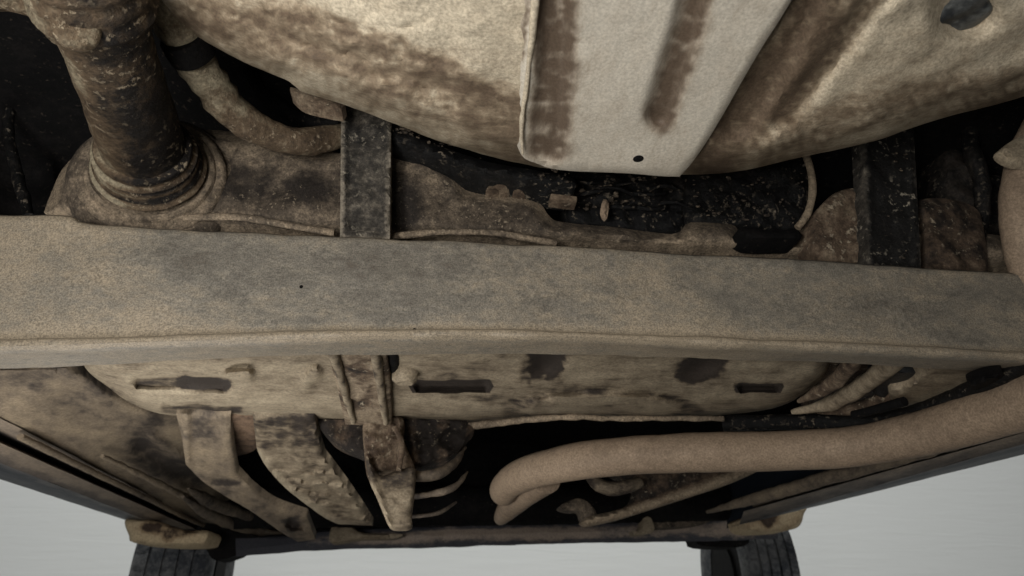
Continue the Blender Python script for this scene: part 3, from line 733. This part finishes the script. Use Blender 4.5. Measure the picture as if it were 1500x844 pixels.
# --- suspension arms and brackets, lower centre
patch('spring_bracket', [(258, 606), (258, 606), (266, 640), (272, 680), (272, 680), (297, 705), (330, 727), (371, 751), (412, 780), (436, 794), (436, 794), (462, 790), (462, 790), (449, 756), (449, 756), (403, 740), (371, 718), (347, 694), (347, 694), (341, 660), (338, 630), (338, 606), (338, 606)],
      plane3(on_z(300, 620, .262), on_z(350, 620, .262), on_y(450, 785, 1.7)), M['floor'], V, depth=.016, step=5,
      h=lambda x, y, d: groove(x, y, [(312, 705), (352, 707)], 9, .004) - .006 * (1 - sst(3, 10, abs(x - 272 - max(0, y - 690) * 1.2))) + groove(x, y, [(425, 768), (440, 772)], 8, .014),
      mud=lambda x, y, d: 0.45 * grime(x, y) + .1 + 1.2 * (1 - sst(1, 5, path_d(x, y, [(312, 706), (348, 708)]))) + 1.1 * (1 - sst(4, 14, math.hypot(x - 428, y - 769))) + .55 * sst(665, 640, y) * (1 - sst(14, 34, math.hypot(x - 302, (y - 632) * .8))), lump=.003, lscale=30, rnd=5, rr=.003)
patch('rust_plate', [(330, 608), (376, 608), (378, 640), (372, 660), (338, 664)], plane_z(.272), M['rust'], V, depth=.03, step=5, lump=.003)
patch('trailing_arm', [(370, 606), (370, 606), (374, 640), (378, 662), (392, 686), (420, 717), (455, 744), (455, 744), (478, 760), (496, 768), (496, 768), (546, 770), (546, 770), (523, 735), (499, 702), (474, 670), (474, 670), (466, 640), (460, 606), (460, 606)],
      plane3(on_z(380, 620, .26), on_z(460, 620, .26), on_y(520, 765, 1.5)), M['lower'], V, depth=.016, step=5,
      h=lambda x, y, d: .006 * (((y - x * .10 + 5 * noise.noise(Vector((x / 40, y / 20, 0)))) / 15.0) % 1.0) * sst(650, 680, y) + .003 * noise.noise(Vector((x / 9, y / 9, 7))),
      mud=lambda x, y, d: 0.45 * grime(x, y) + .45 * sst(680, 640, y) + .35 - .9 * sst(12, 3, d) * sst(440, 400, x - (y - 690) * 1.1), lump=.004, lscale=40, rnd=5, rr=.003)
patch('bump_stop', [(466, 612), (540, 612), (545, 640), (540, 668), (520, 662), (500, 654), (480, 640)], plane_y(1.06), M['brown'], V, depth=.05, step=5, mud=lambda x, y, d: .9 + .3 * math.sin(x / 9), lump=.006, lscale=40, rnd=7, rr=.010)
patch('hanger_block', [(536, 610), (588, 610), (590, 640), (607, 684), (604, 692), (560, 690), (541, 704), (534, 668)], plane_y(1.0), M['brown'], V, depth=.06, step=4,
      h=lambda x, y, d: .007 * noise.noise(Vector((x / 9, y / 9, 1))), mud=lambda x, y, d: .15, lump=.005, lscale=50, rnd=6, rr=.008)
patch('spring_cup', [(588, 610), (690, 618), (684, 640), (668, 664), (640, 676), (606, 684), (590, 660)], plane_y(1.04), M['brown'], V, depth=.06, step=4,
      h=lambda x, y, d: .010 * noise.noise(Vector((x / 12, y / 8, 9))) + .02 * (1 - sst(12, 24, math.hypot(x - 662, (y - 645) * 1.3))), mud=lambda x, y, d: 1.0 + .5 * math.sin(x / 7.0) + 1.5 * (1 - sst(10, 24, math.hypot(x - 662, (y - 645) * 1.3))), lump=.006, lscale=50, rnd=6, rr=.01)
cc = patch('hanging_bracket', [(537, 668), (541, 704), (552, 730), (562, 754), (570, 771), (584, 774), (602, 771), (602, 753), (605, 730), (607, 707), (606, 685), (580, 690), (556, 696)],
      plane_y(.975), M['lower'], V, depth=.035, step=4, h=lambda x, y, d: -.005 * (1 - sst(3, 9, abs(x - 541 - max(0, y - 690) * .35))), mud=lambda x, y, d: 0.45 * grime(x, y) + .35 + .5 * sst(715, 700, y), lump=.002, lscale=40, rnd=6, rr=.006)
tube('hanger_pin', [on_y(578, 626, .97), on_y(588, 652, .965), on_y(584, 690, .965)], .0042, M['brown'], cc, seg=10, lump=.002)
tube('spring_coil', [on_y(596, 696, 1.03), on_y(625, 698, 1.01), on_y(650, 690, 1.02), on_y(668, 676, 1.05), on_y(682, 655, 1.09)], [.008, .0085, .007, .005, .0025], M['floor'], V, seg=14, lump=.002, mud=lambda t, a: .5)
tube('spring_coil', [on_y(596, 728, 1.12), on_y(632, 724, 1.08), on_y(654, 719, 1.07), on_y(672, 708, 1.08), on_y(685, 691, 1.11)], [.002, .004, .006, .005, .0015], M['floor'], V, seg=14, lump=.002, mud=lambda t, a: 1.0 - t)  # start of the coil darkened to paint the shadow there
tube('spring_coil', [on_y(600, 757, 1.10), on_y(640, 752, 1.09), on_y(668, 736, 1.12)], [.0035, .003, .002], M['floor'], V, seg=12, lump=.001, mud=lambda t, a: .7)
# axle behind, with arms to the right
patch('arm_plate', [(900, 688), (1000, 684), (1112, 682), (1090, 700), (1020, 724), (945, 748), (905, 760), (862, 768), (858, 758), (900, 748), (926, 736), (932, 712)], plane_y(1.33), M['brown'], V, depth=.05, step=5,
      h=lambda x, y, d: -.016 * (1 - sst(4, 13, path_d(x, y, [(862, 764), (905, 756), (945, 744), (1020, 720), (1105, 686)]))), mud=lambda x, y, d: .75 - 1.2 * (1 - sst(5, 15, path_d(x, y, [(862, 764), (905, 756), (945, 744), (1020, 720), (1105, 686)]))), lump=.003, rnd=5, rr=.006)
tube('bush_ring', [on_y(866, 688, 1.26), on_y(872, 706, 1.25), on_y(892, 715, 1.245), on_y(915, 714, 1.245), on_y(938, 706, 1.25)], [.012, .013, .014, .013, .009], M['lower'], V, seg=16, lump=.002, mud=lambda t, a: .7)
patch('knuckle', [(820, 742), (838, 732), (852, 731), (866, 740), (874, 753), (868, 768), (856, 762), (850, 748), (836, 748)], plane_y(1.45), M['rail'], V, depth=.05, step=4, mud=lambda a, b, c: .5, lump=.006, rnd=6)
tube('sill_ridge', [on_z(1640, 582, .245), on_z(1500, 621, .245), on_z(1350, 663, .245), on_z(1200, 704, .245), on_z(1100, 732, .245), on_z(1036, 750, .245)], [.010, .010, .012, .014, .013, .004], M['floor'], V, seg=14, lump=.002, mud=lambda t, a: .35)
patch('rear_bracket', [(952, 756), (990, 752), (1040, 746), (1040, 764), (1000, 772), (956, 772)], plane_y(2.2), M['rail'], V, depth=.06, step=5, mud=lambda a, b, c: .5)
patch('rear_bracket', [(938, 776), (944, 752), (952, 756), (958, 778), (930, 784), (926, 778)], plane_y(2.16), M['lower'], V, depth=.05, step=4, mud=lambda a, b, c: .2)
tube('axle_tube', [on_y(330, 745, 2.2), on_y(560, 742, 2.2), on_y(800, 740, 2.2), on_y(1060, 735, 2.2)], .06, M['void'], V, seg=24, lump=.003)
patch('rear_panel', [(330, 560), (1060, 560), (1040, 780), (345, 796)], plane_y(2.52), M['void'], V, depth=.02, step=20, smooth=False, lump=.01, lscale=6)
# left lower tangle beside the wheel
tube('floor_ridge', [on_z(150, 668, .262), on_z(220, 702, .262), on_z(280, 732, .262), on_z(330, 756, .262), on_z(368, 772, .262)], [.004, .007, .009, .009, .004], M['floor'], V, seg=12, lump=.002, mud=lambda t, a: -.2)
tube('stabiliser_bar', [on_z(268, 728, .250), on_z(300, 750, .245), on_z(335, 766, .242), on_z(372, 777, .24), on_z(420, 786, .238)], [.003, .014, .016, .015, .012], M['floor'], V, seg=16, lump=.002, lscale=20, mud=lambda t, a: .3)
tube('stabiliser_bar', [on_z(276, 716, .262), on_z(310, 736, .262), on_z(345, 750, .26), on_z(372, 758, .26)], [.003, .016, .016, .010], M['rail'], V, seg=16, lump=.003, lscale=20, mud=lambda t, a: .5)
patch('bar_end', [(482, 786), (488, 768), (505, 766), (530, 780), (560, 782), (590, 783), (575, 789), (530, 790), (505, 794), (486, 796)], plane_y(2.2), M['lower'], V, depth=.05, step=4, mud=lambda a, b, c: .3, rnd=6, rr=.01)
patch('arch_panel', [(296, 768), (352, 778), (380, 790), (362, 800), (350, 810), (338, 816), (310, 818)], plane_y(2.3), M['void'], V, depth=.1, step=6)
# --- far bumper
def bumper():
    up = [(345, 788), (400, 788), (500, 778), (650, 772), (800, 768), (950, 762), (1060, 756), (1140, 752)]
    md = [(345, 806), (500, 790), (650, 785), (800, 781), (950, 777), (1060, 776), (1140, 772)]
    lo = [(345, 816), (480, 806), (650, 802), (800, 797), (950, 794), (1025, 793), (1140, 790)]
    A = [on_y(x, y, 2.3) for x, y in smooth_loop(up, 20, False)]
    B = [on_y(x, y, 2.285) for x, y in smooth_loop(md, 20, False)]
    Cx = [on_y(x, y, 2.3) for x, y in smooth_loop(lo, 20, False)]
    D = [v + Vector((0, .10, .02)) for v in Cx]; E = [v + Vector((0, .10, .02)) for v in A]
    loft('bumper', [A, B, Cx, D, E], M['bumper'], V, nu=110, sub=[4, 4, 3, 3, 2], closed=True, lump=.003, lscale=10,
         mud=lambda r, u: -1.3 * (1 - sst(.3, .9, abs(r - 1.0))) * (.8 + .5 * noise.noise(Vector((u * 14, r, 0)))) * sst(.08, .26, u) + .35, sharp=50)
bumper()

# --- wheels
def wheel(xi, xo, yc, zc, rad, yaw=0):
    w = bpy.data.objects.new('wheel', None); COL.objects.link(w); w.parent = V
    wd = abs(xo - xi); xm = (xi + xo) / 2; sgn = 1 if xo > xi else -1
    # tyre cross-section as (x offset from middle, radius), tread ribs with grooves
    prof = []
    hw = wd / 2
    prof += [(-hw * .82, rad * .60), (-hw * .98, rad * .72), (-hw * 1.0, rad * .84), (-hw * .95, rad * .925)]
    ribs = 5; g = .009; x0, x1 = -hw * .86, hw * .86; rw = (x1 - x0 - g * (ribs - 1)) / ribs
    x = x0
    for i in range(ribs):
        e = abs((x + rw / 2) / hw); rr = rad * (1 - .018 * e * e)
        prof += [(x, rr), (x + rw, rr)]
        if i < ribs - 1: prof += [(x + rw + .001, rad * .962), (x + rw + g - .001, rad * .962)]
        x += rw + g
    prof += [(hw * .95, rad * .925), (hw * 1.0, rad * .84), (hw * .98, rad * .72), (hw * .82, rad * .60)]
    seg = 240; verts, faces = [], []
    for j in range(seg):
        a = 2 * math.pi * j / seg
        for i, (px_, r) in enumerate(prof):
            rib = r > rad * .965
            rr = r
            if rib:
                k = int((px_ / wd + .5) * ribs)
                ph = (j + (k % 2) * 3) % 6
                if k in (0, ribs - 1) and ph == 0: rr = rad * .966
                elif ph == 0 and k % 2 == 0: rr = r - .004
            verts.append((xm + px_, yc + math.cos(a) * rr, zc + math.sin(a) * rr))
    m = len(prof)
    for j in range(seg):
        for i in range(m - 1):
            k = (j + 1) % seg
            faces.append([j * m + i, j * m + i + 1, k * m + i + 1, k * m + i])
    me = bpy.data.meshes.new('tyre'); me.from_pydata(verts, [], faces); me.update()
    bm = bmesh.new(); bm.from_mesh(me); bmesh.ops.recalc_face_normals(bm, faces=bm.faces); bm.to_mesh(me); bm.free()
    sharp_by_angle(me, 28)
    link('tyre', me, M['rubber'], w)
    lathe('rim', (xm, yc, zc), (1, 0, 0), [(-hw * .80, rad * .605), (-hw * .7, rad * .57), (-hw * .2, rad * .55), (hw * .1, rad * .5), (hw * .2, rad * .2), (hw * .3, rad * .1)], M['void'], w, seg=48)
    lathe('brake_drum', (xm - sgn * hw * .9, yc, zc), (sgn, 0, 0), [(0, .02), (0, rad * .38), (hw * .8, rad * .4)], M['void'], w, seg=40)
    piv = Vector((xm, yc - rad, 0)); MM = Matrix.Translation(piv) @ Matrix.Rotation(yaw, 4, 'Z') @ Matrix.Translation(-piv)
    for o in w.children: o.data.transform(MM)
    return w
a = on_y(194, 805, 2.44); b = on_y(312, 805, 2.44)
wheel(b.x, a.x, 2.77, .325, .33, R(8.5))
a = on_y(1092, 790, 2.44); b = on_y(1168, 790, 2.44)
wheel(a.x, b.x, 2.77, .325, .33, R(-5))
# sand-caked mud caps above each tyre
patch('mud_flap', [(185, 760), (230, 764), (270, 776), (306, 778), (306, 792), (296, 799), (250, 800), (196, 795), (189, 785)], plane_y(2.06), M['sand'], V, depth=.10, step=4, mud=lambda x, y, d: 1.2 * (1 - sst(4, 13, path_d(x, y, [(215, 772), (245, 776), (246, 786), (250, 776), (262, 780), (280, 776)]))) - .2, lump=.005, lscale=30, rnd=7, rr=.02)
patch('mud_flap', [(1087, 768), (1090, 758), (1140, 748), (1180, 742), (1178, 752), (1168, 773), (1130, 779), (1096, 778)], plane_y(2.02), M['sand'], V, depth=.10, step=4, mud=lambda x, y, d: 1.2 * (1 - sst(4, 12, path_d(x, y, [(1092, 754), (1115, 756), (1124, 766), (1132, 758)]))) - .1, lump=.005, lscale=30, rnd=7, rr=.02)
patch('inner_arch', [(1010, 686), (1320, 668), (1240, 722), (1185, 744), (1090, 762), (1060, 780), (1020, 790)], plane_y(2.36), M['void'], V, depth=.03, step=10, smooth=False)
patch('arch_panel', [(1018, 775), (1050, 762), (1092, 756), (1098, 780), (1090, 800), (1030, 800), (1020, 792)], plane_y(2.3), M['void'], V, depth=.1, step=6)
